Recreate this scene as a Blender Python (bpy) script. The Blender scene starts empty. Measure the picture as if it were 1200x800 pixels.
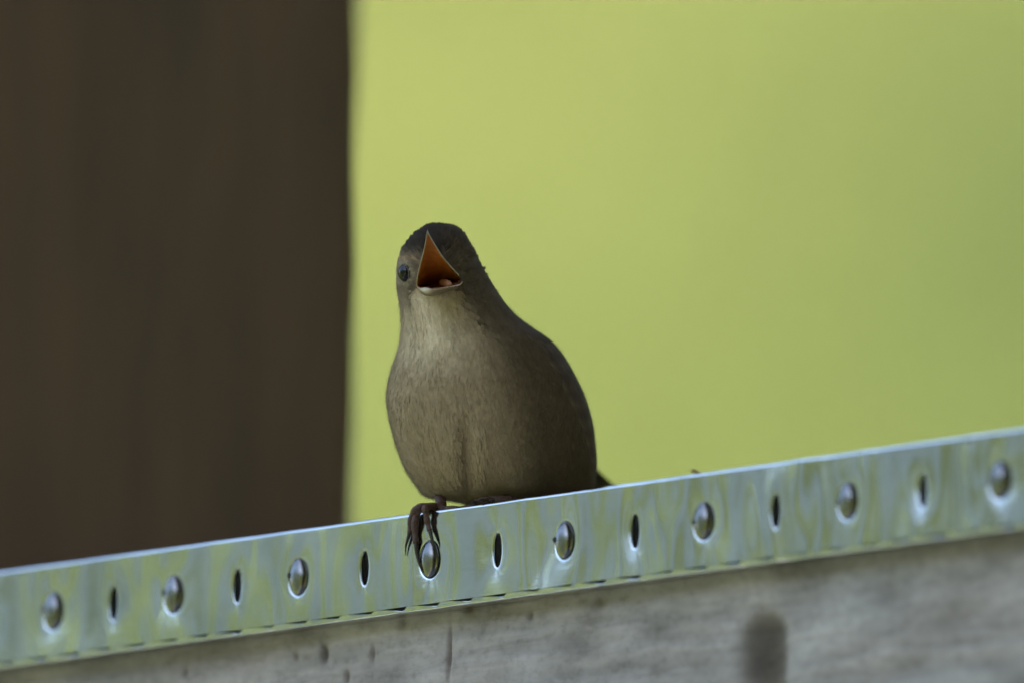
import bpy, bmesh, math, random
import numpy as np
from mathutils import Vector, Matrix

R = math.radians
random.seed(4); rng = np.random.default_rng(11)
sc = bpy.context.scene
C = sc.collection

# ------------------------------------------------------------------ camera
S = 0.00022                 # metres for one photograph pixel at the bird
D = 4.5                     # camera to bird
EL = R(14.0)                # the lens looks up at the rail
TH = R(31.0)                # the rail runs away from the lens by this much
O = Vector((0, 0, 2.6))
RT = Vector((1, 0, 0)); FW = Vector((0, math.cos(EL), math.sin(EL))); UP = Vector((0, -math.sin(EL), math.cos(EL)))

cam_d = bpy.data.cameras.new('camera'); cam = bpy.data.objects.new('camera', cam_d); C.objects.link(cam)
cam.location = O - FW * D
cam.rotation_euler = (math.pi / 2 + EL, 0, 0)
cam_d.sensor_width = 36.0
cam_d.lens = 36.0 * D / (1200 * S)
cam_d.clip_start = 0.05; cam_d.clip_end = 3000
cam_d.dof.use_dof = True
cam_d.dof.focus_distance = D + 0.007
cam_d.dof.aperture_fstop = cam_d.lens / 1000 / 0.142
sc.camera = cam

# ------------------------------------------------------------------ sky, sun, exposure
SUN_EL, SUN_AZ = R(54), R(152)      # azimuth measured from +Y towards +X
w = bpy.data.worlds.new('World'); sc.world = w; w.use_nodes = True
nt = w.node_tree; bgn = nt.nodes['Background']
sky = nt.nodes.new('ShaderNodeTexSky'); sky.sky_type = 'NISHITA'; sky.sun_disc = False
sky.sun_elevation = SUN_EL; sky.sun_rotation = SUN_AZ; sky.air_density = 1.3; sky.dust_density = 2.5
nt.links.new(sky.outputs[0], bgn.inputs[0]); bgn.inputs[1].default_value = 0.12
sd = bpy.data.lights.new('sun', 'SUN'); sun = bpy.data.objects.new('sun', sd); C.objects.link(sun)
sd.energy = 3.4; sd.angle = R(0.53); sd.color = (1.0, 0.95, 0.86)
to_sun = Vector((math.sin(SUN_AZ) * math.cos(SUN_EL), math.cos(SUN_AZ) * math.cos(SUN_EL), math.sin(SUN_EL)))
sun.rotation_euler = to_sun.to_track_quat('Z', 'Y').to_euler(); sun.location = (3, -6, 12)
vs = sc.view_settings
vs.view_transform = 'Standard'; vs.look = 'None'; vs.gamma = 1; vs.use_curve_mapping = False
vs.exposure = 2.28
sc.cycles.use_denoising = True; sc.cycles.denoising_input_passes = 'RGB_ALBEDO'

# ------------------------------------------------------------------ helpers
def P(px, py, wpx=0.0):
    """a point at photograph column/row px,py, wpx pixel units behind the bird plane"""
    k = (1 + wpx * S / D) * S
    return O + RT * ((px - 600) * k) + UP * ((400 - py) * k) + FW * (wpx * S)

T = Vector((math.cos(TH), -math.sin(TH), 0)); N = Vector((-math.sin(TH), -math.cos(TH), 0)); Z = Vector((0, 0, 1))
S0 = P(600, 588, 0)         # top front corner of the metal strip
def px_of(p):
    d = p - cam.location; dep = d.dot(FW)
    return 600 + d.dot(RT) / dep * D / S, 400 - d.dot(UP) / dep * D / S
def u_of(px):
    lo, hi = -1.0, 1.0
    for _ in range(50):
        m = (lo + hi) / 2
        if px_of(S0 + T * m)[0] < px: lo = m
        else: hi = m
    return lo
def on_plane(px, py, off=0.0):
    """where the sight line of a photograph pixel meets the strip's front plane moved off metres outwards"""
    q = P(px, py, 0); d = q - cam.location
    pp = S0 + N * off
    t = (pp - cam.location).dot(N) / d.dot(N)
    return cam.location + d * t

def tag(o, label=None, cat=None, group=None, kind=None):
    if label: o['label'] = label
    if cat: o['category'] = cat
    if group: o['group'] = group
    if kind: o['kind'] = kind
    return o
def link(name, me, mat=None, parent=None, smooth=True):
    o = bpy.data.objects.new(name, me); C.objects.link(o)
    if mat: me.materials.append(mat)
    if parent: o.parent = parent; o.matrix_parent_inverse = parent.matrix_world.inverted()
    if smooth and len(me.polygons): me.polygons.foreach_set('use_smooth', [True] * len(me.polygons))
    return o
def empty(name, loc):
    o = bpy.data.objects.new(name, None); C.objects.link(o); o.location = loc; o.matrix_world = Matrix.Translation(loc)
    o.empty_display_size = 0.02
    return o
def mesh(name, verts, faces):
    me = bpy.data.meshes.new(name); me.from_pydata([tuple(v) for v in verts], [], faces); me.update(); return me
def colour_attr(me, cols):
    a = me.color_attributes.new('tint', 'FLOAT_COLOR', 'POINT')
    c = np.ones((len(me.vertices), 4), np.float32); c[:, :3] = cols
    a.data.foreach_set('color', c.ravel())
def tube(pts, rad, n=12):
    pts = [Vector(p) for p in pts]; vs_, fs = [], []
    ref = Vector((0.3, 0.9, 0.2)).normalized()
    for i, p in enumerate(pts):
        d = (pts[min(i + 1, len(pts) - 1)] - pts[max(i - 1, 0)]).normalized()
        a = d.cross(ref); a = a.normalized() if a.length > 1e-6 else Vector((1, 0, 0)); b = d.cross(a).normalized()
        for k in range(n):
            t = 2 * math.pi * k / n
            vs_.append(p + (a * math.cos(t) + b * math.sin(t)) * rad[i])
    for i in range(len(pts) - 1):
        for k in range(n):
            fs.append((i * n + k, i * n + (k + 1) % n, (i + 1) * n + (k + 1) % n, (i + 1) * n + k))
    vs_.append(pts[0]); vs_.append(pts[-1]); a, b = len(vs_) - 2, len(vs_) - 1; m = (len(pts) - 1) * n
    for k in range(n):
        fs.append((a, (k + 1) % n, k)); fs.append((b, m + k, m + (k + 1) % n))
    return vs_, fs
def spline(pts, n):
    """Catmull-Rom through rows of numbers"""
    p = np.array(pts, float); p = np.vstack([2 * p[0] - p[1], p, 2 * p[-1] - p[-2]]); out = []
    m = len(p) - 3
    for i in range(n):
        t = i / (n - 1) * m; k = min(int(t), m - 1); t -= k
        a, b, c, d = p[k], p[k + 1], p[k + 2], p[k + 3]
        out.append(0.5 * (2 * b + (c - a) * t + (2 * a - 5 * b + 4 * c - d) * t * t + (3 * b - a - 3 * c + d) * t ** 3))
    return np.array(out)
_perm = rng.random((256, 256))
def vnoise(x, y):
    xi = np.floor(x).astype(int); yi = np.floor(y).astype(int); fx = x - xi; fy = y - yi
    fx = fx * fx * (3 - 2 * fx); fy = fy * fy * (3 - 2 * fy)
    g = lambda a, b: _perm[a % 256, b % 256]
    return (g(xi, yi) * (1 - fx) + g(xi + 1, yi) * fx) * (1 - fy) + (g(xi, yi + 1) * (1 - fx) + g(xi + 1, yi + 1) * fx) * fy
def fbm(x, y, o=4):
    s = 0; a = 0.5
    for k in range(o): s = s + a * vnoise(x * 2 ** k + 17 * k, y * 2 ** k + 31 * k); a /= 2
    return s

# ------------------------------------------------------------------ materials
class Mat:
    def __init__(s, name, rough=0.7, metal=0.0, spec=0.5):
        s.m = bpy.data.materials.new(name); s.m.use_nodes = True; s.t = s.m.node_tree
        s.b = s.t.nodes['Principled BSDF']; s.b.inputs['Roughness'].default_value = rough
        s.b.inputs['Metallic'].default_value = metal; s.b.inputs['Specular IOR Level'].default_value = spec
        s.co = s.t.nodes.new('ShaderNodeTexCoord').outputs['Object']
    def n(s, kind, **kw):
        x = s.t.nodes.new(kind)
        for k, v in kw.items(): setattr(x, k, v)
        return x
    def l(s, a, b): s.t.links.new(a, b)
    def mapping(s, scale, rot=(0, 0, 0)):
        m = s.n('ShaderNodeMapping'); m.inputs['Scale'].default_value = scale; m.inputs['Rotation'].default_value = rot
        s.l(s.co, m.inputs['Vector']); return m.outputs[0]
    def noise(s, vec, scale, detail=4, rough=0.55, dist=0.0):
        x = s.n('ShaderNodeTexNoise'); x.inputs['Scale'].default_value = scale; x.inputs['Detail'].default_value = detail
        x.inputs['Roughness'].default_value = rough; x.inputs['Distortion'].default_value = dist
        s.l(vec, x.inputs['Vector']); return x.outputs[0]
    def ramp(s, fac, stops):
        r = s.n('ShaderNodeValToRGB'); e = r.color_ramp.elements
        while len(e) < len(stops): e.new(0.5)
        for k, (p, c) in enumerate(stops): e[k].position = p; e[k].color = (*c, 1)
        s.l(fac, r.inputs[0]); return r.outputs[0]
    def mix(s, fac, a, b, mode='MIX'):
        x = s.n('ShaderNodeMix', data_type='RGBA', blend_type=mode)
        if isinstance(fac, (int, float)): x.inputs[0].default_value = fac
        else: s.l(fac, x.inputs[0])
        for v, i in ((a, 6), (b, 7)):
            if isinstance(v, tuple): x.inputs[i].default_value = (*v, 1)
            else: s.l(v, x.inputs[i])
        return x.outputs[2]
    def bump(s, h, strength, dist):
        x = s.n('ShaderNodeBump'); x.inputs['Strength'].default_value = strength; x.inputs['Distance'].default_value = dist
        s.l(h, x.inputs['Height']); s.l(x.outputs[0], s.b.inputs['Normal'])
    def col(s, c):
        if isinstance(c, tuple): s.b.inputs['Base Color'].default_value = (*c, 1)
        else: s.l(c, s.b.inputs['Base Color'])
        return s

M = {}
def build_materials():
    # galvanised steel: grey, slightly cloudy, fine rolling scratches along the strip
    g = Mat('galvanised_steel', 0.10, 1.0)
    cl = g.noise(g.mapping((1, 1, 1)), 60, 5)
    g.col(g.ramp(cl, [(0.3, (0.55, 0.575, 0.58)), (0.7, (0.69, 0.71, 0.71))]))
    sr = g.noise(g.mapping((6, 6, 900), (0, 0, 0)), 8, 3)
    rr = g.n('ShaderNodeMapRange'); rr.inputs[3].default_value = 0.045; rr.inputs[4].default_value = 0.12
    g.l(g.noise(g.mapping((1, 1, 1)), 90, 5), rr.inputs[0]); g.l(rr.outputs[0], g.b.inputs['Roughness'])
    g.bump(sr, 0.05, 0.0004); M['steel'] = g.m
    g = Mat('dull_steel', 0.24, 1.0); g.col(g.ramp(g.noise(g.mapping((1, 1, 1)), 400, 4), [(0.3, (0.18, 0.175, 0.175)), (0.7, (0.29, 0.285, 0.28))])); M['dull'] = g.m
    g = Mat('dark_notch', 0.7, 0.2); g.col(g.ramp(g.noise(g.mapping((1, 1, 1)), 900, 4), [(0.3, (0.02, 0.016, 0.014)), (0.7, (0.05, 0.035, 0.03))])); M['notch'] = g.m
    # weathered grey board
    b = Mat('weathered_board', 0.92, 0, 0.2)
    at = b.n('ShaderNodeVertexColor', layer_name='tint').outputs[0]
    m1 = b.noise(b.mapping((60, 60, 260)), 1.0, 6, 0.6, 0.6)
    m2 = b.noise(b.mapping((1, 1, 1)), 420, 5, 0.65)
    c1 = b.ramp(m1, [(0.25, (0.32, 0.285, 0.268)), (0.5, (0.42, 0.378, 0.358)), (0.75, (0.50, 0.455, 0.435))])
    c2 = b.ramp(m2, [(0.3, (0.80, 0.79, 0.78)), (0.5, (1, 1, 1)), (0.75, (1.08, 1.08, 1.08))])
    b.col(b.mix(1.0, b.mix(1.0, c1, c2, 'MULTIPLY'), at, 'MULTIPLY'))
    b.bump(m2, 0.3, 0.0005); M['board'] = b.m
    # dark stained post
    p = Mat('dark_stained_timber', 0.8, 0, 0.25)
    g1 = p.noise(p.mapping((30, 30, 1.6)), 1.0, 5, 0.55, 0.8)
    g2 = p.noise(p.mapping((13, 13, 3.0)), 1.0, 4)
    c = p.ramp(g1, [(0.2, (0.086, 0.052, 0.028)), (0.5, (0.108, 0.066, 0.035)), (0.8, (0.136, 0.082, 0.042))])
    c = p.mix(1.0, c, p.ramp(g2, [(0.36, (0.70, 0.74, 0.78)), (0.64, (1.34, 1.20, 1.04))]), 'MULTIPLY')
    p.col(c); p.bump(g1, 0.5, 0.002); M['post'] = p.m
    r = Mat('roof_timber', 0.85, 0, 0.3)
    r.col(r.ramp(r.noise(r.mapping((1, 16, 4)), 3, 5), [(0.3, (0.11, 0.10, 0.085)), (0.7, (0.20, 0.185, 0.165))])); M['roof'] = r.m
    f = Mat('concrete', 0.9, 0, 0.3)
    f.col(f.ramp(f.noise(f.mapping((1, 1, 1)), 2.5, 8, 0.65), [(0.3, (0.24, 0.235, 0.22)), (0.7, (0.36, 0.35, 0.33))])); M['floor'] = f.m
    f = Mat('grey_paint', 0.7, 0, 0.3)
    f.col(f.ramp(f.noise(f.mapping((6, 6, 0.7)), 1.5, 5), [(0.3, (0.31, 0.345, 0.35)), (0.7, (0.42, 0.455, 0.465))])); M['paint'] = f.m
    # meadow
    h = Mat('meadow_soil', 0.95, 0, 0.1)
    n1 = h.noise(h.mapping((1, 0.55, 0.55)), 0.55, 5, 0.55, 0.3); n2 = h.noise(h.mapping((1, 1, 1)), 7, 5)
    c = h.ramp(n1, [(0.3, (0.052, 0.080, 0.015)), (0.5, (0.092, 0.118, 0.021)), (0.72, (0.140, 0.148, 0.033))])
    h.col(h.mix(1.0, c, h.ramp(n2, [(0.3, (0.75, 0.75, 0.7)), (0.7, (1.15, 1.12, 1.1))]), 'MULTIPLY')); M['meadow'] = h.m
    k = Mat('grass_blade', 0.7, 0, 0.2)
    k.col(k.n('ShaderNodeVertexColor', layer_name='tint').outputs[0]); M['grass'] = k.m
    # bird
    q = Mat('plumage', 0.95, 0, 0.08)
    at = q.n('ShaderNodeVertexColor', layer_name='tint').outputs[0]
    nn = q.noise(q.mapping((1, 1, 0.35)), 1500, 4)
    q.col(q.mix(1.0, at, q.ramp(nn, [(0.3, (0.88, 0.87, 0.86)), (0.7, (1.10, 1.10, 1.10))]), 'MULTIPLY')); M['plumage'] = q.m
    q = Mat('bill_tint', 0.42, 0, 0.5); q.col(q.n('ShaderNodeVertexColor', layer_name='tint').outputs[0]); M['billtint'] = q.m
    q = Mat('tongue_skin', 0.45, 0, 0.5); q.col((0.32, 0.13, 0.045)); M['tongue'] = q.m
    q = Mat('eye_gloss', 0.03, 0, 0.4); q.col((0.006, 0.004, 0.003)); M['eye'] = q.m
    q = Mat('bill_horn', 0.38, 0, 0.5); q.col(q.ramp(q.noise(q.mapping((1, 1, 1)), 900, 3), [(0.3, (0.12, 0.085, 0.05)), (0.7, (0.20, 0.15, 0.09))])); M['bill'] = q.m
    q = Mat('bill_rim', 0.4, 0, 0.5); q.col(q.ramp(q.noise(q.mapping((1, 1, 1)), 900, 3), [(0.3, (0.30, 0.20, 0.10)), (0.7, (0.42, 0.32, 0.18))])); M['rim'] = q.m
    q = Mat('bill_pale', 0.45, 0, 0.5); q.col(q.ramp(q.noise(q.mapping((1, 1, 1)), 900, 3), [(0.3, (0.50, 0.40, 0.26)), (0.7, (0.66, 0.58, 0.42))])); M['pale'] = q.m
    q = Mat('mouth_lining', 0.42, 0, 0.5); q.col(q.ramp(q.noise(q.mapping((1, 1, 1)), 700, 3), [(0.3, (0.42, 0.135, 0.02)), (0.7, (0.54, 0.19, 0.032))]))
    q.b.inputs['Subsurface Weight'].default_value = 0.3; q.b.inputs['Subsurface Radius'].default_value = (0.002, 0.0008, 0.0004); M['mouth'] = q.m
    q = Mat('scaly_skin', 0.5, 0, 0.4); q.col(q.ramp(q.noise(q.mapping((1, 1, 1)), 1400, 3), [(0.3, (0.060, 0.030, 0.022)), (0.7, (0.13, 0.065, 0.048))]))
    q.bump(q.noise(q.mapping((1, 1, 1)), 2600, 2), 0.5, 0.0003); M['skin'] = q.m
    q = Mat('claw_horn', 0.35, 0, 0.5); q.col((0.035, 0.024, 0.02)); M['claw'] = q.m
    q = Mat('dry_twig', 0.8, 0, 0.3); q.col(q.ramp(q.noise(q.mapping((1, 1, 1)), 1500, 3), [(0.3, (0.14, 0.045, 0.03)), (0.7, (0.24, 0.09, 0.06))])); M['twig'] = q.m
build_materials()

# ------------------------------------------------------------------ the ground: a flat garden, a steep meadow bank ahead
def ground_z(x, y):
    x = np.asarray(x, float); y = np.asarray(y, float)
    ahead = y - 19 - 0.0015 * x * x
    ss = np.log1p(np.exp(np.clip(ahead / 3.0, -40, 40))) * 3.0
    z = 0.60 * np.minimum(ss, 60) + 0.08 * np.maximum(ss - 60, 0)
    r = np.sqrt(x * x + y * y); back = np.clip((r - 16) / 30, 0, 1) * np.clip((25 - y) / 30, 0, 1)
    z = np.maximum(z, 0) + back ** 1.6 * 19  # side and rear bank raised so the strip mirrors meadow, not sky
    z = z + 0.35 * (fbm(x / 4.0 + 9, y / 4.0 + 3, 3) - 0.45) * np.clip((r - 9) / 8, 0, 1)
    return z
def axis(fine, far, n):
    t = np.linspace(-1, 1, n); return np.sign(t) * (np.abs(t) * fine + np.abs(t) ** 6 * far)
def build_ground():
    xs = axis(60, 900, 241); ys = axis(60, 900, 241) + 30
    X, Y = np.meshgrid(xs, ys); Zg = ground_z(X, Y); n = len(xs)
    v = np.stack([X, Y, Zg], -1).reshape(-1, 3)
    f = [(j * n + i, j * n + i + 1, (j + 1) * n + i + 1, (j + 1) * n + i) for j in range(len(ys) - 1) for i in range(n - 1)]
    o = link('ground', mesh('ground', v, f), M['meadow']); tag(o, 'sunlit yellow green meadow bank blurred behind the bird', kind='structure')
def build_grass():
    nC = 62000
    x = rng.uniform(-19, 15, nC); y = rng.uniform(27, 56, nC); z = ground_z(x, y)
    patch = fbm(x / 0.95 + 40, y / 1.5 + 12, 3); patch = 0.5 + (patch - 0.45) * 1.0
    for (px, py, am, rad) in ((480, 40, 0.75, 0.85), (420, 240, 0.35, 0.6), (870, 90, 0.35, 0.6), (1190, 230, -0.62, 0.75), (860, 340, -0.50, 0.6), (650, 20, -0.25, 0.4), (440, 470, -0.10, 0.25), (1040, 460, 0.40, 0.6), (740, 540, 0.30, 0.5), (620, 330, 0.0, 0.3)):
        d = P(px, py, 0) - cam.location; t = 20.0          # drier and lusher patches of the bank
        while t < 80 and (cam.location + d.normalized() * t).z > float(ground_z((cam.location + d.normalized() * t).x, (cam.location + d.normalized() * t).y)) + 0.15: t += 0.1
        c = cam.location + d.normalized() * t
        patch = patch + am * np.exp(-((x - c.x) / rad) ** 2 - ((y - c.y) / (rad * 1.5)) ** 2)
    patch = np.clip(patch, 0, 1)
    V, F, Cc = [], [], []
    lush = np.array((0.054, 0.078, 0.026)); mid = np.array((0.124, 0.153, 0.041)); straw = np.array((0.200, 0.213, 0.062))
    cols = np.where(patch[:, None] < 0.5, lush + (mid - lush) * patch[:, None] * 2, mid + (straw - mid) * (patch[:, None] * 2 - 1))
    cols *= rng.uniform(0.92, 1.08, (nC, 1))
    nB = 4
    ang = rng.uniform(0, 2 * np.pi, (nC, nB)); L = rng.uniform(0.14, 0.34, (nC, nB)); lean = rng.uniform(0.1, 0.6, (nC, nB)); wd = rng.uniform(0.012, 0.03, (nC, nB))
    base = np.stack([x, y, z - 0.03], -1)
    out = np.zeros((nC, nB, 4, 3))
    dx, dy = np.cos(ang), np.sin(ang)
    for k, (h, wi) in enumerate(((0, 1), (0, -1), (1, 0), (0.55, 0.8))):
        out[:, :, k, 0] = base[:, None, 0] + dx * L * lean * h * h - dy * wd * wi + dx * 0.05
        out[:, :, k, 1] = base[:, None, 1] + dy * L * lean * h * h + dx * wd * wi + dy * 0.05
        out[:, :, k, 2] = base[:, None, 2] + L * h
    n = nC * nB; v = out.reshape(-1, 3)
    idx = np.arange(n) * 4; f = np.concatenate([np.stack([idx, idx + 1, idx + 3], -1), np.stack([idx + 1, idx + 2, idx + 3], -1)])
    me = bpy.data.meshes.new('grass'); me.vertices.add(len(v)); me.vertices.foreach_set('co', v.ravel())
    me.loops.add(len(f) * 3); me.loops.foreach_set('vertex_index', f.ravel().astype(np.int32))
    me.polygons.add(len(f)); me.polygons.foreach_set('loop_start', np.arange(0, len(f) * 3, 3)); me.update(calc_edges=True)
    colour_attr(me, np.repeat(cols, nB * 4, 0))
    o = link('grass', me, M['grass']); tag(o, 'tall yellow green grass in sunlight on the blurred bank', 'grass', kind='stuff')
def build_wood():
    V, cols, F = [], [], []  # unseen trees, added as something green for the strip to mirror
    for k in range(15):
        az = R(200 + k * 7.2 + rng.uniform(-2.5, 2.5)); r_ = rng.uniform(24, 36)       # 180 = straight behind the lens, 270 = left
        x, y = math.sin(az) * r_, math.cos(az) * r_; z = float(ground_z(x, y)); H = rng.uniform(6.0, 9.5); cw = H * rng.uniform(0.24, 0.34)
        tv, tf = tube([(x, y, z - 0.2), (x + 0.1, y, z + H * 0.3), (x + rng.uniform(-.3, .3), y, z + H * 0.7), (x, y, z + H * 0.92)], [0.20, 0.15, 0.09, 0.02], 8)
        b0 = len(V); V += [tuple(p) for p in tv]; F += [tuple(i + b0 for i in f) for f in tf]; cols += [(0.10, 0.08, 0.06)] * len(tv)
        tone = np.array((0.115, 0.140, 0.030)) * rng.uniform(0.7, 1.25)
        for c in range(16):
            ca, ch = rng.uniform(0, 6.28), rng.uniform(0.28, 0.95); cr = cw * (1.05 - abs(ch - 0.5)) * rng.uniform(0.3, 0.85)
            cc = np.array((x + math.cos(ca) * cr, y + math.sin(ca) * cr, z + H * ch)); rad = rng.uniform(0.5, 1.0)
            b0 = len(V); lv, lf = tube([(x, y, z + H * ch * 0.7), tuple((cc + np.array((x, y, z + H * ch * 0.8))) / 2), tuple(cc)], [0.06, 0.04, 0.015], 5)
            V += [tuple(p) for p in lv]; F += [tuple(i + b0 for i in f) for f in lf]; cols += [(0.10, 0.08, 0.06)] * len(lv)
            for q in range(130):
                d = rng.normal(size=3); d /= np.linalg.norm(d); p = cc + d * rad * rng.uniform(0.3, 1.0) * np.array((1, 1, 0.75))
                a = rng.normal(size=3); a /= np.linalg.norm(a); b = np.cross(a, d); sz = rng.uniform(0.10, 0.2)
                b0 = len(V); V += [tuple(p - a * sz), tuple(p + b * sz * 0.5), tuple(p + a * sz), tuple(p - b * sz * 0.5)]; F.append((b0, b0 + 1, b0 + 2, b0 + 3))
                cols += [tuple(tone * rng.uniform(0.7, 1.3))] * 4
    me = mesh('added_woodland', V, F); colour_attr(me, np.array(cols)); o = link('added_woodland', me, M['grass'], smooth=False)
    tag(o, 'green trees added out of view, mirrored as streaks in the strip', 'added_woodland', kind='stuff')
build_ground(); build_grass(); build_wood()

CH = 0.0060                 # the strip is a shallow channel, this deep
SH = 0.0238                 # and this high
# ------------------------------------------------------------------ unseen shelter added for its shade and bounce, and the post
def box_mesh(name, sx, sy, sz, bevel=0.0):
    bm = bmesh.new(); bmesh.ops.create_cube(bm, size=1)
    for v in bm.verts: v.co = Vector((v.co.x * sx, v.co.y * sy, v.co.z * sz))
    if bevel: bmesh.ops.bevel(bm, geom=bm.edges[:], offset=bevel, segments=3, affect='EDGES')
    me = bpy.data.meshes.new(name); bm.to_mesh(me); bm.free(); return me
def build_shelter():
    o = link('bounce_floor', box_mesh('bounce_floor', 8.4, 8.4, 0.2, 0.01), M['floor'], smooth=False); o.location = (1.8, -3.2, 0.03); tag(o, kind='structure')  # unseen slab, added to bounce grey light upwards
    o = link('shade_roof', box_mesh('shade_roof', 7.0, 7.8, 0.12, 0.01), M['roof'], smooth=False); o.location = (3.0, -3.4, 4.36); tag(o, kind='structure')  # unseen roof, added and sized to keep sun off the bird

def build_wall():
    bm_w = 0.19; root = empty('added_wall', Vector((2.5, -7.1, 0)))  # wall added out of view so the rivets mirror something dark
    tag(root, 'dark timber wall added behind the camera for dark reflections', 'wall')
    me = box_mesh('cladding_board', 7.0, 0.03, bm_w - 0.008, 0.004); me.materials.append(M['post'])
    for k in range(22):
        o = bpy.data.objects.new('cladding_board', me); C.objects.link(o); o.parent = root; o.location = (0, 0, 0.13 + bm_w * (k + 0.5))
build_wall()
def build_post():
    # squared timber post, slightly out of plumb and with worn, wandering arrises
    wdt, dep, h0, h1 = 0.105, 0.105, 0.12, 4.31
    right_edge = P(405, 350, 0.140 / S)         # its near left arris just touches the back of the board, out of view
    zs = np.concatenate([np.linspace(h0, 2.3, 12)[:-1], np.linspace(2.3, 3.0, 80), np.linspace(3.0, h1, 8)[1:]])
    V, F = [], []
    prof = []
    bv = 0.004
    hx, hy = wdt / 2, dep / 2
    for cx, cy, a0 in ((hx - bv, hy - bv, 0), (-hx + bv, hy - bv, 90), (-hx + bv, -hy + bv, 180), (hx - bv, -hy + bv, 270)):
        for k in range(4): a = R(a0 + 30 * k); prof.append((cx + bv * math.cos(a), cy + bv * math.sin(a)))
    n = len(prof)
    for z in zs:
        for (x, y) in prof:
            jx = 0.0055 * (float(fbm(np.array(z * 13.0), np.array(3.0 + np.sign(x) + 2 * np.sign(y)))) - 0.45)
            lean = math.tan(R(0.75)) * (z - 2.6)
            V.append((x + jx + lean, y, z))
    for j in range(len(zs) - 1):
        for k in range(n): F.append((j * n + k, j * n + (k + 1) % n, (j + 1) * n + (k + 1) % n, (j + 1) * n + k))
    F.append(tuple(range(n))[::-1]); F.append(tuple((len(zs) - 1) * n + k for k in range(n)))
    me = mesh('post', V, F)
    o = link('wooden_post', me, M['post'], smooth=False)
    o.location = (right_edge.x - wdt / 2, right_edge.y + dep / 2, 0)
    tag(o, 'dark brown stained wooden post out of focus at the left', 'post')
def build_screen():
    # tall board screen added out of view so that the rippled metal mirrors its boards and the meadow in the gaps
    c = Vector((-3.05, -1.62, 0.0)); root = empty('added_screen', c)
    tag(root, 'tall pale grey board screen added out of view, mirrored as grey bands in the metal strip', 'screen')
    ax = Vector((-0.469, 0.883, 0)); x = -1.9; k = 0
    rot = Matrix.Rotation(math.atan2(ax.y, ax.x), 4, 'Z')
    shared = {}
    while x < 1.9:
        wd = (0.34, 0.22, 0.28, 0.40, 0.25)[k % 5]; gap = (0.17, 0.28, 0.12, 0.23, 0.19)[(k * 3) % 5]
        if wd not in shared:
            shared[wd] = box_mesh('plank', wd, 0.03, 4.1, 0.004); shared[wd].materials.append(M['paint'])
        o = bpy.data.objects.new('plank', shared[wd]); C.objects.link(o); o.parent = root
        o.matrix_basis = Matrix.Translation(ax * (x + wd / 2) + Vector((0, 0, 2.05))) @ rot
        x += wd + gap; k += 1
    for z in (0.5, 2.0):
        o = link('cross_rail', box_mesh('cross_rail', 3.9, 0.05, 0.09, 0.004), M['paint'], None, False); o.parent = root
        o.matrix_basis = Matrix.Translation(Vector((-0.883, -0.469, 0)) * 0.042 + Vector((0, 0, z))) @ rot
build_shelter(); build_post(); build_screen()

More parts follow.
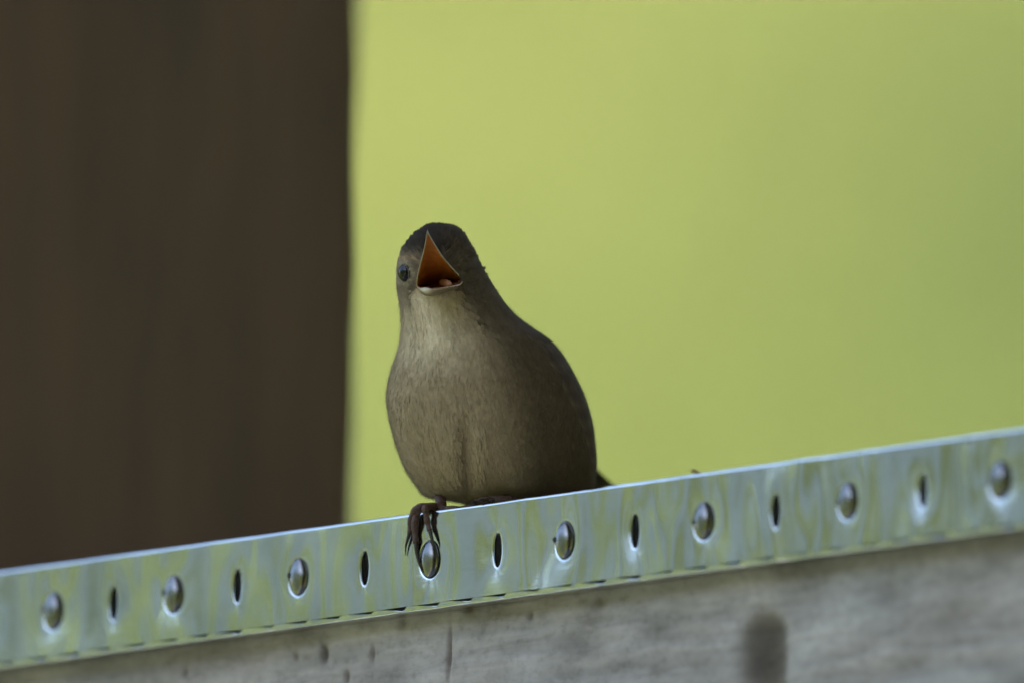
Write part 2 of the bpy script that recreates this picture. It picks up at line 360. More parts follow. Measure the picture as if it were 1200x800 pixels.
# ------------------------------------------------------------------ the weathered board that carries the strip
holes = [(62, 'w'), (133, 'n'), (203, 'w'), (278, 'n'), (350, 'w'), (427, 'n'), (503, 'w'), (582, 'n'), (661, 'w'), (743, 'n'), (824, 'w'), (909, 'n'), (993, 'w'), (1081, 'n'), (1171, 'w')]
def build_board():
    uf = np.linspace(-0.20, 0.21, 760); us = np.concatenate([np.linspace(-1.2, -0.2, 60)[:-1], uf, np.linspace(0.21, 1.2, 60)[1:]])
    vf = np.linspace(-0.080, -0.003, 180); vsx = np.concatenate([np.linspace(-0.20, -0.080, 20)[:-1], vf])
    U, V_ = np.meshgrid(us, vsx)
    # grain runs along the board and swirls round a knot near the left
    ku, kv = u_of(330), -0.052
    rr = np.sqrt(((U - ku) / 2.6) ** 2 + (V_ - kv) ** 2)
    flow = V_ + 0.012 * np.exp(-(rr / 0.012) ** 2) + 0.010 * (fbm(U * 14, V_ * 40 + 5, 3) - 0.45)
    grain = fbm(flow * 420, U * 7, 5)
    fuzz = fbm(U * 900, V_ * 1500, 3); blot = fbm(U * 75 + 3, V_ * 110 + 8, 4)
    h = 0.0006 * (grain - 0.45) + 0.00030 * (fuzz - 0.45) + 0.0005 * (blot - 0.45)
    tint = np.ones(U.shape + (3,)) * (0.80 + 0.42 * (grain[..., None])) * (0.66 + 0.72 * blot[..., None])
    warm = fbm(U * 30 + 60, V_ * 60 + 2, 3)
    tint *= np.stack([1.0 + 0.10 * (warm - 0.3), np.ones_like(warm), 1.03 - 0.10 * warm], -1)
    def uv(px, py):
        q = on_plane(px, py, -CH); d = q - S0; return d.dot(T), d.z
    def dent(px, py, wu, wv, depth, stain=None, power=2.0, rot=0.0):
        nonlocal h, tint
        a, b = uv(px, py); du, dv = U - a, V_ - b
        if rot: du, dv = du * math.cos(rot) + dv * math.sin(rot), -du * math.sin(rot) + dv * math.cos(rot)
        g = np.exp(-((np.abs(du) / wu) ** power + (np.abs(dv) / wv) ** power))
        h = h - depth * g
        if stain is not None: tint = tint * (1 - g[..., None] * (1 - np.array(stain)))
    # upright mortise slot low at the right, its inner shade painted into the tint
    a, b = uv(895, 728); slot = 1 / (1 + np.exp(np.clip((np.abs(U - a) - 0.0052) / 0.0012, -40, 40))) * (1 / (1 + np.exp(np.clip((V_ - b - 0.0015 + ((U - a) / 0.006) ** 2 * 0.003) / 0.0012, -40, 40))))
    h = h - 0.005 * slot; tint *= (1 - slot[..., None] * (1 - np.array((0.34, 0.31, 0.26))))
    dent(378, 765, 0.0010, 0.0026, 0.0020, (0.42, 0.40, 0.38))
    dent(525, 765, 0.0005, 0.0075, 0.0014, (0.42, 0.34, 0.32), rot=-0.04)
    dent(548, 712, 0.0016, 0.0010, 0.0010, (0.6, 0.5, 0.45)); dent(470, 730, 0.0016, 0.002, 0.0008, (0.65, 0.62, 0.6))
    dent(435, 765, 0.0006, 0.0022, 0.0012, (0.5, 0.46, 0.43)); dent(700, 705, 0.002, 0.0018, 0.0008, (0.62, 0.58, 0.54))
    dent(1050, 690, 0.007, 0.006, 0.0006, (0.86, 0.85, 0.83)); dent(405, 792, 0.0006, 0.002, 0.0012, (0.5, 0.45, 0.42))
    for px, py in ((345, 768), (620, 720), (215, 786)):
        dent(px, py, 0.0008, 0.0013, 0.0010, (0.6, 0.57, 0.54))
    for px, py in ((660, 700), (690, 735), (590, 715), (930, 655), (1120, 720), (1060, 780), (780, 735), (300, 770)):
        dent(px, py, 0.009, 0.0032, 0.0003, (0.84, 0.82, 0.80), rot=0.05)
    for p, kk in holes:                          # deep bores added behind every punching to keep the holes dark
        e = np.sqrt(((U - u_of(p) - 0.0012) / (0.0050 if kk == 'w' else 0.0034)) ** 2 + ((V_ + SH / 2) / 0.0063) ** 2)
        g = 1 / (1 + np.exp(np.clip((e - 1) / 0.03, -40, 40))); h = h - 0.024 * g
    n = len(us); m = len(vsx); base = S0 - N * CH; th = 0.042
    V, F = [], []
    for j in range(m):
        for i in range(n): V.append(base + T * us[i] + Z * vsx[j] + N * (min(h[j, i], 0.0004) - 0.0006))
    for j in range(m - 1):
        for i in range(n - 1): F.append((j * n + i, j * n + i + 1, (j + 1) * n + i + 1, (j + 1) * n + i))
    q = len(V)                                   # the back, ends, top and bottom
    rim = [i for i in range(n)] + [j * n + n - 1 for j in range(1, m)] + [(m - 1) * n + i for i in range(n - 2, -1, -1)] + [j * n for j in range(m - 2, 0, -1)]
    for r_ in rim: V.append(V[r_] - N * (th + (Vector(V[r_]) - base).dot(N)))
    k = len(rim)
    for i in range(k): F.append((rim[(i + 1) % k], rim[i], q + i, q + (i + 1) % k))
    F.append(tuple(range(q, q + k)))
    me = mesh('board', V, F); c = np.ones((len(V), 3)); c[:q] = tint.reshape(-1, 3); colour_attr(me, np.clip(c, 0, 1.5))
    o = link('wooden_board', me, M['board']); tag(o, 'weathered grey wooden board below the perforated metal strip', 'board')
build_board()

# ------------------------------------------------------------------ the perforated strip
def build_strip():
    root = empty('metal_strip', S0 - Z * SH)
    tag(root, 'shiny galvanised perforated metal strip running along the top of the board', 'metal strip')
    hu = [(u_of(p), k) for p, k in holes]
    st0 = hu[1][0] - hu[0][0]; st1 = hu[-1][0] - hu[-2][0]
    for k in range(1, 14): hu.insert(0, (hu[0][0] - st0, 'n' if hu[0][1] == 'w' else 'w'))
    for k in range(1, 12): hu.append((hu[-1][0] + st1, 'n' if hu[-1][1] == 'w' else 'w'))
    cuts = [hu[0][0] - st0 / 2] + [(hu[i][0] + hu[i + 1][0]) / 2 for i in range(len(hu) - 1)] + [hu[-1][0] + st1 / 2]
    vc = -SH / 2
    ph = rng.uniform(0, 6.28, 24); lam = np.concatenate([rng.uniform(0.0045, 0.009, 10), rng.uniform(0.009, 0.03, 14)])
    def wave(u, v):
        """the sheet is not flat: it is rippled along its length, with a dish round each punching"""
        d = 0.0; amp_side = 0.6 + 0.85 / (1 + math.exp(-(u + 0.012) / 0.012))
        for k in range(24):
            sl = 0.0125 if k < 10 else 0.016
            d += lam[k] / 6.2832 * sl * math.sin(u / lam[k] * 6.2832 + ph[k] + (v - vc) * (40 * math.sin(ph[k] * 3)) + 0.5 * math.sin(v * 160 + ph[k] * 5))
        d *= amp_side
        d += 0.00016 * math.sin((v / SH) * math.pi * 1.0) * math.sin(u * 41 + 1)      # slow buckle
        return d
    verts, faces, rimset = [], [], []
    NX, NY, NR = 9, 12, 9
    for i, (uc, kind) in enumerate(hu):
        a = 0.0029 if kind == 'w' else 0.00120; b = 0.0051 if kind == 'w' else 0.0050
        u0, u1 = cuts[i], cuts[i + 1]
        bd = []
        for k in range(NX): bd.append((u0 + (u1 - u0) * k / NX, -SH))
        for k in range(NY): bd.append((u1, -SH + SH * k / NY))
        for k in range(NX): bd.append((u1 + (u0 - u1) * k / NX, 0))
        for k in range(NY): bd.append((u0, -SH * k / NY))
        nb = len(bd); st = len(verts)
        for r_ in range(NR + 3):
            for (bu, bv) in bd:
                ang = math.atan2((bv - vc) / b, (bu - uc) / a)
                hx, hy = uc + a * math.cos(ang), vc + b * math.sin(ang)
                if r_ >= 3:
                    t = ((r_ - 2) / NR) ** 2.2 if r_ - 2 < NR else 1.0
                    x, y = hx + (bu - hx) * t, hy + (bv - hy) * t
                    dist = math.hypot(x - hx, y - hy)
                    dz = wave(x, y) - 0.00020 * math.exp(-dist / 0.00018)
                    dz -= 0.00013 * math.exp(-(dist / 0.0026) ** 2)
                else:       # the rolled-in rim of the punching
                    q = 3 - r_; dz = wave(hx, hy) - 0.00028 - 0.0003 * q
                    x, y = uc + (hx - uc) * (1 - 0.05 * q), vc + (hy - vc) * (1 - 0.03 * q)
                verts.append(S0 + T * x + Z * y + N * dz)
        for r_ in range(NR + 2):
            for k in range(nb):
                p, q = st + r_ * nb + k, st + r_ * nb + (k + 1) % nb
                faces.append((p, q, q + nb, p + nb))
    bm = bmesh.new(); vv = [bm.verts.new(v) for v in verts]
    for f in faces: bm.faces.new([vv[k] for k in f])
    bmesh.ops.remove_doubles(bm, verts=bm.verts[:], dist=1e-6)
    bmesh.ops.recalc_face_normals(bm, faces=bm.faces[:])
    me = bpy.data.meshes.new('face'); bm.to_mesh(me); bm.free()
    face = link('face', me, M['steel'], root)
    if sum(p.normal.dot(N) for p in me.polygons) < 0: me.flip_normals()
    sm = face.modifiers.new('sub', 'SUBSURF'); sm.levels = 1; sm.render_levels = 1
    # folded top edge: a small round bend, then a flange back on to the board
    uu = np.linspace(cuts[0], cuts[-1], 700); V, F = [], []
    prof = [(0.0, 0.0)] + [(-0.0009 * (1 - math.cos(t)), 0.0009 * math.sin(t)) for t in np.linspace(0.2, math.pi / 2, 6)] + [(-0.003, 0.00092), (-CH - 0.004, 0.0009), (-CH - 0.004, 0.0003)]
    for u in uu:
        for (d, z) in prof: V.append(S0 + T * u + Z * z + N * (d + wave(u, 0) * max(0, 1 + d / 0.003)))
    n = len(prof)
    for i in range(len(uu) - 1):
        for k in range(n - 1): F.append((i * n + k, (i + 1) * n + k, (i + 1) * n + k + 1, i * n + k + 1))
    link('top_flange', mesh('top_flange', V, F), M['steel'], root)
    # lower return: runs back and a little down to the board, with a row of thin crescent slits pressed along the bend
    V, F = [], []; per = 39 * S / math.cos(TH); nu = int((cuts[-1] - cuts[0]) / per * 14); uu = np.linspace(cuts[0], cuts[-1], nu)
    dmax = 0.0047
    for u in uu:
        f = (u / per) % 1.0
        bay = int(math.floor(u / per)); jit = 0.45 + 0.75 * float(_perm[bay % 256, 7])
        open_ = jit * 0.00072 * (f / 0.72) ** 1.3 * (1.0 if f < 0.72 else max(0.0, 1 - (f - 0.72) / 0.10))
        w0 = wave(u, -SH)
        pr = [(w0 - 0.0001 - 0.3 * open_, -SH - 0.00002 - 1.25 * open_), (w0 - 0.0002, -SH - 0.0004 - 1.2 * open_), (w0 - 0.0003, -SH - 0.0013), (w0 - 0.0006, -SH - 0.0015), (-0.0020, -SH - 0.0015), (-CH + 0.0001, -SH - 0.0012)]
        for d, z in pr: V.append(S0 + T * u + Z * z + N * d)
    n = 6
    for i in range(nu - 1):
        for k in range(n - 1): F.append((i * n + k, i * n + k + 1, (i + 1) * n + k + 1, (i + 1) * n + k))
    link('lower_return', mesh('lower_return', V, F), M['steel'], root)
    # domed oval rivet heads seated in the wide punchings, each with a dark block standing in for the shaded gap at its edge
    cv, cf = [], []; nk = 40; prof = [(1.0, -0.0016), (0.99, -0.0004)] + [(math.cos(t), -0.0004 + 0.0018 * math.sin(t)) for t in np.linspace(0.12, math.pi / 2 - 0.12, 10)]
    for (m_, d) in prof:
        for k in range(nk):
            t = 2 * math.pi * k / nk; cv.append(T * (0.00272 * m_ * math.cos(t)) + Z * (0.00490 * m_ * math.sin(t)) + N * d)
    for j in range(len(prof) - 1):
        for k in range(nk): cf.append((j * nk + k, j * nk + (k + 1) % nk, (j + 1) * nk + (k + 1) % nk, (j + 1) * nk + k))
    cf.append(tuple((len(prof) - 1) * nk + k for k in range(nk)))
    cme = mesh('rivet', cv, cf); cme.materials.append(M['dull']); cme.polygons.foreach_set('use_smooth', [True] * len(cme.polygons))
    bme = box_mesh('dark_gap', 0.0012, 0.0014, 0.0014, 0.0003); bme.materials.append(M['notch'])  # dark block in place of the shaded gap beside each rivet
    rot = Matrix(((T.x, -N.x, 0), (T.y, -N.y, 0), (T.z, -N.z, 1))).to_4x4()
    for uc, kind in hu:
        if kind != 'w': continue
        o = bpy.data.objects.new('rivet', cme); C.objects.link(o); o.parent = root
        o.matrix_world = Matrix.Translation(S0 + T * uc + Z * vc)
        o.location = S0 + T * uc + Z * vc - root.location
        q = bpy.data.objects.new('dark_gap', bme); C.objects.link(q); q.parent = o
        q.matrix_basis = Matrix.Translation(T * (-0.0024) + Z * (0.0002 + 0.0007 * random.uniform(-1, 1)) + N * 0.0003) @ rot
build_strip()

# ------------------------------------------------------------------ the bird
BR = np.array([  # row, left, right, depth centre, front depth, back depth
    (264.5, 508, 520, 88, 6, 8), (266.5, 499, 531, 87, 20, 24), (270, 493, 537, 86, 27, 33), (276, 485, 543, 84, 34, 41), (285, 477, 549, 82, 40, 50), (295, 471, 555, 81, 43, 56),
    (308, 466.5, 562, 81, 46, 61), (320, 465, 569, 82, 48, 65), (335, 465, 578, 84, 50, 70), (350, 467, 588, 88, 55, 76),
    (365, 469, 600, 93, 63, 83), (380, 470, 618, 98, 72, 92), (395, 469, 640, 102, 80, 100), (410, 466, 655, 105, 86, 106),
    (425, 461, 665, 107, 90, 110), (440, 456.5, 673.5, 108, 93, 113), (460, 453, 683, 110, 95, 116), (480, 454, 690, 112, 96, 118),
    (500, 458, 694.5, 114, 95, 119), (520, 463.5, 697, 117, 92, 118), (540, 470.5, 698.5, 120, 87, 115), (555, 478, 698, 122, 80, 110),
    (568, 487, 695, 123, 70, 102), (577, 494, 688, 124, 59, 92), (583.5, 507, 678, 125, 49, 80), (589, 540, 667, 125, 38, 66), (596, 562, 650, 124, 26, 46), (601, 592, 618, 123, 8, 14)], float)
RS = spline(BR, 150)
def ring(y): return np.array([np.interp(y, RS[:, 0], RS[:, k]) for k in range(1, 6)])
def sst(a, b, x):
    t = min(1.0, max(0.0, (x - a) / (b - a))); return t * t * (3 - 2 * t)
def surf(y, phi, off=0.0):
    """pixel-unit point on the body at row y; phi 0 = right flank, 90 = towards the lens, 270 = back"""
    l, r_, wc, bf, bb = ring(y); a = (r_ - l) / 2
    c, s = np.cos(phi), np.sin(phi); b = bf if s > 0 else bb
    x = (l + r_) / 2 + (a + off) * c; wd = wc - (b + off) * s
    if y > 465 and s > 0:           # the breast feathers part over the keel in a soft furrow
        fx = 547 + (y - 520) * 0.05
        wd += (7.5 * math.exp(-((x - fx) / 8.0) ** 2) - 3.0 * math.exp(-((x - fx + 17) / 11) ** 2) - 3.0 * math.exp(-((x - fx - 17) / 11) ** 2)) * sst(470, 525, y) * sst(592, 565, y)
    return np.array([x, y, wd])
mouth_up = [(488.5, 335, 44), (489.5, 324, 36), (493.5, 307, 24), (498, 289, 12), (500.5, 272, 3)]
mouth_rt = [(500.5, 272, 3), (508.5, 285.5, 13), (519, 302, 23), (532, 317, 33), (543, 329, 44)]
mouth_lo = [(543, 329, 44), (538, 334, 26), (526, 336.5, 6), (512, 339.5, -10), (504, 341, -14), (496, 340, 4), (491, 338, 26), (488.5, 335, 44)]
mouth_poly = [(x, y) for x, y, _ in mouth_up + mouth_rt[1:] + mouth_lo[1:-1]]
def inside(x, y, poly, k=1.0):
    cx = sum(p[0] for p in poly) / len(poly); cy = sum(p[1] for p in poly) / len(poly)
    pl = [(cx + (a - cx) * k, cy + (b - cy) * k) for a, b in poly]; c = False
    for i in range(len(pl)):
        (x1, y1), (x2, y2) = pl[i], pl[i - 1]
        if (y1 > y) != (y2 > y) and x < (x2 - x1) * (y - y1) / (y2 - y1) + x1: c = not c
    return c
def sstep(a, b, x):
    t = np.clip((x - a) / (b - a), 0, 1); return t * t * (3 - 2 * t)
def plumage(x, y, wd, jit=0.0):
    """feather colours: pale throat and breast, buff belly, brown flanks with dimmer light painted in on the right, sooty crown, dark brown back"""
    l, r_, wc, bf, bb = ring(y); a = (r_ - l) / 2; c = (x - (l + r_) / 2) / a
    front = (wc - wd) / (bf if wd < wc else bb)                 # 1 = towards the lens, -1 = back
    back = np.array((0.058, 0.043, 0.031)); flank = np.array((0.095, 0.074, 0.052)); breast = np.array((0.335, 0.278, 0.20)); throat = np.array((0.66, 0.59, 0.465))
    crown = np.array((0.040, 0.033, 0.029)); cheek = np.array((0.150, 0.125, 0.098))
    lit = sstep(0.80, 0.10, c + 0.25) * sstep(-0.35, 0.45, front)  # brown flank colour, plus light's falloff to the right painted in
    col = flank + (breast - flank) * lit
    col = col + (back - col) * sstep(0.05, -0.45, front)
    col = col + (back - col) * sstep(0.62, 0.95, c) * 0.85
    if y < 450:                                                  # throat and bib
        cx = 503 + (y - 345) * 0.10; wdt = 24 + (y - 345) * 0.20
        k = np.exp(-((x - cx) / wdt) ** 2) * sstep(335, 350, y) * sstep(450, 390, y) * sstep(0.0, 0.4, front)
        col = col + (throat - col) * k * 0.95
    k = np.exp(-((x - 520) / 45) ** 2) * sstep(470, 520, y) * sstep(0.2, 0.6, front) * 0.25
    col = col + (np.array((0.29, 0.25, 0.17)) - col) * k
    if y < 372:
        hd = sstep(372, 335, y)
        tgt = cheek
        k = sstep(306, 288, y + max(0, (x - 515)) * 0.15) ; tgt = tgt + (crown - tgt) * k
        tgt = tgt * (1 - 0.75 * math.exp(-((x - 551) / 7) ** 2 - ((y - 308) / 10) ** 2))
        if x > 545 - (y - 300) * 0.1: tgt = tgt + (np.array((0.06, 0.048, 0.04)) - tgt) * 0.75
        tgt = tgt + (np.array((0.062, 0.050, 0.040)) - tgt) * float(sstep(505, 530, x)) * float(sstep(345, 330, y)) * 0.8
        if front < 0: tgt = crown * 1.2
        kk = 0.0 if (482 < x < 540 and y > 340) else hd
        col = col + (tgt - col) * kk
        sup = np.exp(-((y - 303 - (x - 478) * 0.12) / 3.6) ** 2) * (1 if x < 492 else 0)         # pale brow
        col = col + (np.array((0.26, 0.19, 0.125)) - col) * sup * 0.9
        er = np.exp(-((math.hypot(x - 475.5, (y - 320) * 0.85) - 10.5) / 2.2) ** 2)
        col = col + (np.array((0.30, 0.26, 0.20)) - col) * er * 0.6
    if y < 345: col = col * (0.78 + 0.44 * float(vnoise(np.array(x / 4.0), np.array(y / 4.0))))
    ck = np.exp(-((x - 484 + (y - 340) * 0.25) / 2.6) ** 2 - ((y - 342) / 11) ** 2)              # dusky moustache line
    col = col * (1 - 0.5 * ck)
    sp = np.exp(-((x - 563 - (y - 378) * 0.25) / 3.6) ** 2 - ((y - 376) / 11) ** 2)              # dusky neck mark
    col = col * (1 - 0.6 * sp)
    for (bx, by, br) in ((530, 386, 8), (489, 400, 5), (519, 418, 4), (482, 380, 5), (538, 404, 7)):
        col = col * (1 - 0.22 * math.exp(-((x - bx) ** 2 + (y - by) ** 2) / br ** 2))
    return col * (1 + jit) * np.array((1.12, 1.0, 0.85))

def build_bird():
    root = empty('bird', P(585, 592, 110))
    tag(root, 'small brown songbird perched on the metal strip, singing with bill wide open', 'bird')
    # body: one closed skin lofted through its cross-sections, opened at the mouth
    ny, nph = 150, 96; V, cols = [], []
    for (y, *_x) in RS:
        for k in range(nph):
            ph = 2 * math.pi * k / nph; q = surf(y, ph)
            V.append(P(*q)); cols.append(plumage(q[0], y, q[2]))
    pc = np.array(cols); F = []
    for j in range(len(RS) - 1):
        for k in range(nph):
            f = (j * nph + k, (j + 1) * nph + k, (j + 1) * nph + (k + 1) % nph, j * nph + (k + 1) % nph)
            ph = 2 * math.pi * (k + 0.5) / nph; q = surf((RS[j, 0] + RS[j + 1, 0]) / 2, ph)
            if math.sin(ph) > 0 and inside(q[0], q[1], mouth_poly, 0.94): continue
            F.append(f)
    F.append(tuple(range(nph))); F.append(tuple((len(RS) - 1) * nph + k for k in range(nph))[::-1])
    me = mesh('body', V, F); colour_attr(me, pc); body = link('body', me, M['plumage'], root)
    # contour feathers: short vanes laid over the skin
    nF = 34000; V, F, cols, nrms = [], [], [], []
    i = 0
    ys = RS[:, 0]
    area = RS[:, 2] - RS[:, 1]
    prob = np.maximum(area, 25) / np.maximum(area, 25).sum()
    cdf = np.cumsum(prob)
    while i < nF:
        j = min(int(np.searchsorted(cdf, rng.random())), len(ys) - 2); y = ys[j] + rng.random() * (ys[j + 1] - ys[j])
        if y > 592: continue
        ph = rng.uniform(-0.9, math.pi + 0.9) if rng.random() < 0.8 else rng.uniform(0, 2 * math.pi)
        q = surf(y, ph)
        if inside(q[0], q[1], mouth_poly, 1.10) and math.sin(ph) > 0: i += 1; continue
        if math.hypot(q[0] - 476, q[1] - 320) < 9.5 or math.hypot(q[0] - 552, q[1] - 308) < 8: i += 1; continue
        e = 0.02
        ny_ = (surf(min(y + 2, 600), ph) - q); nphv = surf(y, ph + e) - q
        nrm = np.cross(ny_, nphv); nrm /= np.linalg.norm(nrm) + 1e-9
        ctr = np.array([(ring(y)[0] + ring(y)[1]) / 2, y, ring(y)[2]])
        if np.dot(nrm, q - ctr) < 0: nrm = -nrm
        head = y < 350
        if head:
            dr = q - np.array((512, 318, 10)); dr[2] += 8
        else: dr = ny_ / (np.linalg.norm(ny_) + 1e-9) + 0.25 * rng.normal(size=3) * 0.5
        dr = dr - nrm * np.dot(dr, nrm); dr /= np.linalg.norm(dr) + 1e-9
        dr = dr + 0.18 * rng.normal(size=3); dr -= nrm * np.dot(dr, nrm) ; dr /= np.linalg.norm(dr) + 1e-9
        sd_ = np.cross(nrm, dr)
        L = rng.uniform(4, 8.5) if head else rng.uniform(7, 14); wd = L * rng.uniform(0.20, 0.34)
        lift = rng.uniform(0.0, 0.035) * L
        if rng.random() < 0.22: lift = rng.uniform(0.12, 0.42) * L; wd = L * 0.03      # loose hair-thin wisps
        if y < 330:                     # ruffled crown, smoothing out down the nape
            cr = sst(330, 272, y); lift = rng.uniform(0.02, 0.04 + 0.40 * cr) * L; L *= 1 + 0.3 * cr
            if rng.random() < 0.14 * cr: L = rng.uniform(7, 10); wd = L * 0.2; lift = rng.uniform(0.15, 0.42) * L
        if y > 565: L *= 0.8
        a = q + nrm * 0.2; b = q + dr * L * 0.5 + nrm * (lift * 0.6 + 0.35); c = q + dr * L + nrm * (lift * 0.9 + 0.1)
        s0 = len(V)
        for p in (a - sd_ * wd * 0.6, a + sd_ * wd * 0.6, b + sd_ * wd, c, b - sd_ * wd): V.append(P(*p))
        wn = RT * nrm[0] - UP * nrm[1] + FW * nrm[2]; nrms += [tuple(wn)] * 5
        gn = (V[s0 + 1] - V[s0]).cross(V[s0 + 2] - V[s0])
        if gn.dot(wn) > 0: F.append((s0, s0 + 1, s0 + 2, s0 + 4)); F.append((s0 + 4, s0 + 2, s0 + 3))
        else: F.append((s0 + 4, s0 + 2, s0 + 1, s0)); F.append((s0 + 3, s0 + 2, s0 + 4))
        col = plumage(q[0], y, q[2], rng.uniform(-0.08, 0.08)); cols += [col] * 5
        i += 1
    me = mesh('contour_feathers', V, F); colour_attr(me, np.array(cols))
    o = link('contour_feathers', me, M['plumage'], body); me.normals_split_custom_set_from_vertices(nrms); o['kind'] = 'stuff'
    # folded wings: layered flight feathers lying on each flank
    for side in (0, 1):
        wroot = None
        for layer in range(11):
            f = layer / 10
            ph0 = R(30 - 74 * f); ph1 = R(8 - 96 * f)
            y0, y1 = 402 + 10 * f, 566 - 16 * f
            V, F, cols = [], [], []; ns, nw = 26, 5
            for s in range(ns):
                t = s / (ns - 1); y = y0 + (y1 - y0) * t; ph = ph0 + (ph1 - ph0) * t ** 1.2
                hw = R(11) * math.sin(math.pi * min(1, 0.16 + 0.84 * t)) ** 0.6 * (1 - 0.25 * t) + R(1.0)
                for k in range(nw):
                    kk = k / (nw - 1) * 2 - 1; p_ = ph + hw * kk
                    if side: p_ = math.pi - p_
                    q = surf(y, p_, 0.25 + 0.5 * (10 - layer) / 10 + 0.5 * (1 - kk * kk) - (2.2 if side else 0.0))
                    V.append(P(*q))
                    bar = 0.5 + 0.5 * math.sin(t * 46 + layer)
                    base = np.array((0.072, 0.050, 0.033)) * (0.72 + 0.5 * bar * (1 if abs(kk) > 0.3 else 0.5))
                    if kk > 0.9: base = base * 1.5
                    cols.append(base)
            for s in range(ns - 1):
                for k in range(nw - 1): F.append((s * nw + k, s * nw + k + 1, (s + 1) * nw + k + 1, (s + 1) * nw + k))
            me = mesh('flight_feather', V, F); colour_attr(me, np.array(cols))
            if wroot is None:
                wroot = link('wing', me, M['plumage'], root)
            else:
                link('flight_feather', me, M['plumage'], wroot)
    # tail: stiff feathers running back and down to the right behind the rail
    for k in range(8):
        f = (k - 3.5) / 3.5; V, F, cols = [], [], []; ns, nw = 16, 5
        a = np.array((664 + 8 * f, 512 + 6 * abs(f), 196.0)); b = np.array((715 + 15 * f, 568 + 10 * abs(f), 330.0 - 12 * abs(f)))
        for s in range(ns):
            t = s / (ns - 1); ctr = a + (b - a) * t + np.array((0, 3 * math.sin(t * 3), 0))
            hw = 7.5 * (0.55 + 0.6 * t) * (1 if t < 0.88 else math.sqrt(max(0.02, 1 - ((t - 0.88) / 0.12) ** 2)))
            for j in range(nw):
                kk = j / (nw - 1) * 2 - 1
                q = ctr + np.array((kk * hw * 0.9, kk * hw * 0.35 * f + k * 0.5 - 0.8 * (1 - kk * kk), kk * hw * 0.3)); V.append(P(*q))
                cols.append(np.array((0.060, 0.043, 0.030)) * (0.7 + 0.6 * (math.sin(t * 60) > 0.2)))
        for s in range(ns - 1):
            for j in range(nw - 1): F.append((s * nw + j, s * nw + j + 1, (s + 1) * nw + j + 1, (s + 1) * nw + j))
        me = mesh('tail_feather', V, F); colour_attr(me, np.array(cols)); link('tail_feather', me, M['plumage'], root)
    # ---- bill
    def loft(rows, name, mat, parent, closed=False):
        n = len(rows[0]); V = [P(*p) for r_ in rows for p in r_]; F = []
        for j in range(len(rows) - 1):
            for k in range(n if closed else n - 1): F.append((j * n + k, j * n + (k + 1) % n, (j + 1) * n + (k + 1) % n, (j + 1) * n + k))
        me = mesh(name, V, F); bm = bmesh.new(); bm.from_mesh(me); bmesh.ops.recalc_face_normals(bm, faces=bm.faces[:]); bm.to_mesh(me); bm.free()
        return link(name, me, mat, parent)
    nS = 22
    L = spline(mouth_up, nS); Rr = spline(mouth_rt[::-1], nS)
    rows = []
    for k in range(nS):                     # horn shell of the upper mandible: edge - culmen - edge, from gape to tip
        t = k / (nS - 1); l, r_ = L[k], Rr[k]; mid = (l + r_) / 2
        ridge = mid + np.array((0.5, -3.0, 62 * (1 - t) ** 0.7 + 3))
        row = []
        for j in range(13):
            s = j / 12 * math.pi; row.append(mid + (l - mid) * math.cos(s) + (ridge - mid) * math.sin(s))
        rows.append(row)
    up = loft(rows, 'upper_mandible', M['bill'], root)
    for edge, nm in ((L, 'tomium'), (Rr, 'tomium')):        # the pale cutting edges
        pts = [P(*p) for p in edge]; v, f = tube(pts, [S * (0.95 - 0.3 * (k / (nS - 1))) for k in range(nS)], 8)
        link('cutting_edge', mesh('cutting_edge', v, f), M['rim'], up)
    lo = spline(mouth_lo, 40)
    rows = []
    for j in range(8):
        t = j / 7
        rows.append([p + np.array(((514 - p[0]) * 0.18 * t, 7 * math.sin(t * 1.6), (62 - p[2]) * t ** 1.2 * 0.9)) for p in lo])
    lm = loft(rows, 'lower_mandible', M['bill'], root)
    v, f = tube([P(*p) for p in lo], [S * (1.1 + 2.5 * math.exp(-((k - 25) / 4.5) ** 2)) for k in range(40)], 10)
    me = mesh('cutting_edge', v, f); kc = [k // 10 for k in range(400)] + [0, 39]
    colour_attr(me, np.array([np.array((0.30, 0.16, 0.07)) + (np.array((0.60, 0.47, 0.29)) - np.array((0.30, 0.16, 0.07))) * math.exp(-((k - 26) / 6) ** 2) for k in kc]))
    link('cutting_edge', me, M['billtint'], lm)
    rows = []                               # palate: a shallow vault under the upper bill that drops back into the throat
    for k in range(nS):
        t = k / (nS - 1); l, r_ = L[k], Rr[k]; sag = 60 * (1 - t) ** 1.9 + 5 * (1 - t)
        rows.append([l + (r_ - l) * (j / 14) + np.array((0, 0, sag * math.sin(math.pi * j / 14) ** 0.8)) for j in range(15)])
    loft(rows, 'palate', M['mouth'], root)
    rows = []; thr = np.array((514, 326, 108.0))
    for j in range(10):                     # floor of the mouth, lying in the lower bill
        t = j / 9
        rows.append([p + (thr - p) * np.array((t * 0.9, t * 0.55, t)) + np.array((0, 3.0 * math.sin(math.pi * t), 0)) for p in lo])
    loft(rows, 'mouth_floor', M['mouth'], root)
    # tongue, lying in the lower jaw
    tg = [(518, 331, 70), (521, 332, 50), (525, 332.5, 26), (527, 333.5, 6)]; v, f = tube([P(*p) for p in spline(tg, 14)], [S * (8 * math.sqrt(max(0.05, 1 - (k / 13.6) ** 3))) * 0.56 for k in range(14)], 12)
    link('tongue', mesh('tongue', v, f), M['tongue'], root)
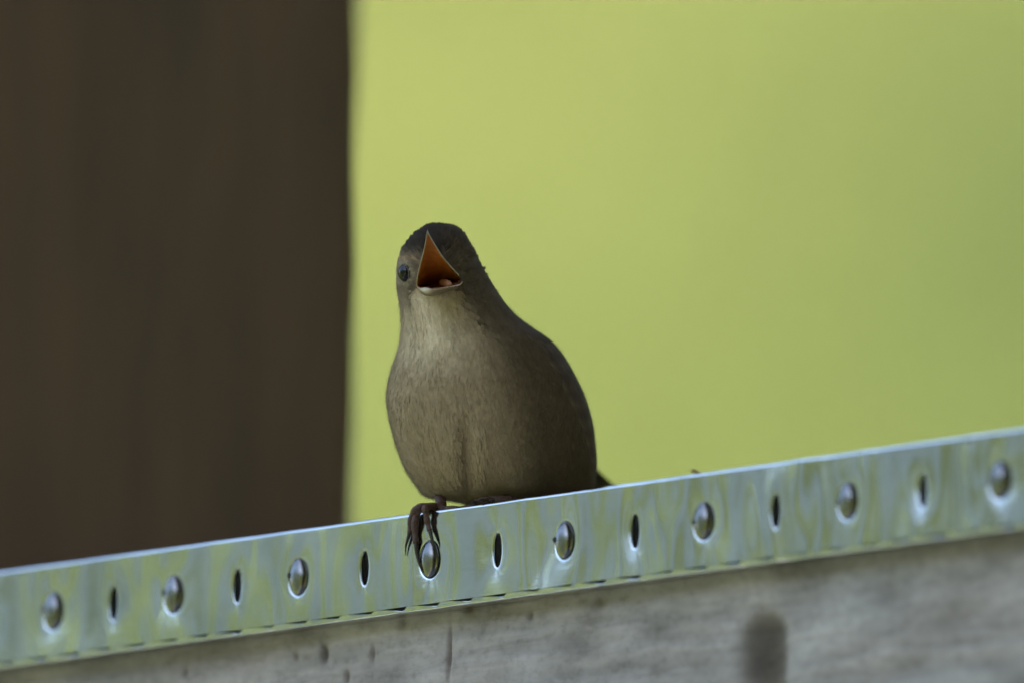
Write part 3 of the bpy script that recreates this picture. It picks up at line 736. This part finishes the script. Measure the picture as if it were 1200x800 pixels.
    # ---- eyes
    for (ex, ey, ew, er) in ((476.5, 320, 57.5, 10.0), (551, 308, 73, 8.4)):
        bm = bmesh.new(); bmesh.ops.create_uvsphere(bm, u_segments=28, v_segments=18, radius=er * S)
        for v in bm.verts: v.co.z *= 1.08; v.co += P(ex, ey, ew)
        me = bpy.data.meshes.new('eye'); bm.to_mesh(me); bm.free(); e = link('eye', me, M['eye'], root)
        nrm = (P(ex, ey, ew) - P(514, 316, 84)).normalized(); a = nrm.cross(Vector((0, 0, 1))).normalized(); b = nrm.cross(a)
        pts = [P(ex, ey, ew) + nrm * (3.4 * S) + (a * math.cos(t) + b * math.sin(t) * 1.1) * ((9.3 if ex < 500 else 6) * S) for t in np.linspace(0, 2 * math.pi, 33)]
        v, f = tube(pts, [0.8 * S] * 33, 6); me = mesh('eyelid', v, f); colour_attr(me, np.array([(0.17, 0.145, 0.115)] * len(v))); link('eyelid', me, M['plumage'], e)
    # ---- legs, toes, claws
    def toe(parent, pts, rad, claw_pts):
        sp = spline(pts, 26); rr = np.interp(np.linspace(0, 1, 26), np.linspace(0, 1, len(rad)), rad)
        rr = rr * (1 + 0.13 * np.cos(np.linspace(0, 1, 26) * math.pi * 2 * (len(pts) - 2)))       # joint pads
        v, f = tube([Vector(p) for p in sp], [x * S * 0.86 for x in rr], 12); t = link('toe', mesh('toe', v, f), M['skin'], parent)
        cs = spline(claw_pts, 12); v, f = tube([Vector(p) for p in cs], [S * x for x in np.linspace(rad[-1] * 0.82, 0.5, 12)], 8)
        link('claw', mesh('claw', v, f), M['claw'], t)
    def F_(x, y, r_): return tuple(on_plane(x, y, r_ * S))
    def tarsus(pts, rad):
        sp = spline(pts, 20); rr = np.interp(np.linspace(0, 1, 20), np.linspace(0, 1, len(rad)), rad)
        v, f = tube([Vector(p) for p in sp], [x * S for x in rr], 14); return link('leg', mesh('leg', v, f), M['skin'], root)
    tp = lambda x, y, wd: tuple(P(x, y, wd))
    top = lambda x, back, up: tuple(S0 + T * u_of(x) - N * (back * S) + Z * (0.0009 + up * S))
    leg = tarsus([tp(526, 548, 125), tp(512, 568, 116), top(505, 24, 10), top(499, 9, 6)], [9, 7, 6.0, 6.0])
    toe(leg, [top(503, 12, 6), F_(493, 594, 7), F_(487.5, 604, 7), F_(486, 620, 5.5), F_(487.5, 636, 5)], [6.3, 6.2, 5.6, 5.0, 3.8], [F_(487.5, 635, 5), F_(488.5, 648, 4.5), F_(492, 662, 4), F_(497, 671, 2)])
    toe(leg, [top(503, 14, 6), F_(490, 595, 10), F_(483, 603, 8), F_(480.5, 614, 6), F_(480, 625, 5)], [5.6, 4.8, 4.2, 3.8, 3.2], [F_(480, 624, 5), F_(477.5, 632, 4.5), F_(475.5, 640, 4), F_(475.5, 650, 2.5)])
    toe(leg, [top(503, 14, 6), F_(499, 594, 9), F_(499.5, 603, 8), F_(501, 612, 6), F_(503.5, 621, 5)], [5.6, 5.0, 4.4, 4.0, 3.4], [F_(503.5, 620, 5), F_(506, 630, 5), F_(508, 637, 4), F_(508.5, 643, 2)])
    toe(leg, [top(503, 14, 6), top(515, 20, 4), top(528, 24, 3.6), top(541, 26, 4), top(549, 28, 4)], [5.5, 4.4, 4, 3.6, 3.0], [top(548, 28, 4), top(554, 30, 5), top(560, 33, 4), top(564, 36, 1)])
    leg = tarsus([tp(600, 572, 92), tp(590, 582, 84), top(578, 40, 9), top(570, 24, 7)], [9, 6.5, 6, 6])
    for dx, bk in ((-10, 8), (0, 3), (9, 6)):
        toe(leg, [top(571, 26, 6), top(567 + dx * 0.6, 16, 6.5), top(565 + dx, bk + 6, 6), top(564 + dx * 1.1, bk + 1, 4.5)], [5.2, 4.6, 4.6, 3.6], [top(564 + dx * 1.1, bk + 1, 4.5), top(563.5 + dx * 1.15, bk - 3, 4), top(563 + dx * 1.2, bk - 6, 1.5)])
    toe(leg, [top(572, 28, 6), top(578, 44, 4), top(584, 58, 4), top(589, 70, 4)], [5.2, 4.2, 3.8, 3.2], [top(588, 69, 4), top(592, 80, 5), top(595, 88, 1)])
build_bird()

# ------------------------------------------------------------------ a dry scrap caught on the strip's top edge
def build_scrap():
    u0 = u_of(812); b = S0 + T * u0 - N * 0.0012 + Z * 0.0009
    pts = [b + T * (0.0016) + Z * 0.0001, b + T * 0.0004 + Z * 0.0005, b - T * 0.0006 + Z * 0.0011, b - T * 0.0012 + Z * 0.0006]
    v, f = tube([Vector(p) for p in spline([tuple(p) for p in pts], 14)], [0.00012 + 0.00030 * math.sin(math.pi * k / 13) for k in range(14)], 8)
    o = link('twig_scrap', mesh('twig_scrap', v, f), M['twig']); tag(o, 'tiny reddish dry scrap lying on top edge of metal strip', 'plant scrap')
build_scrap()
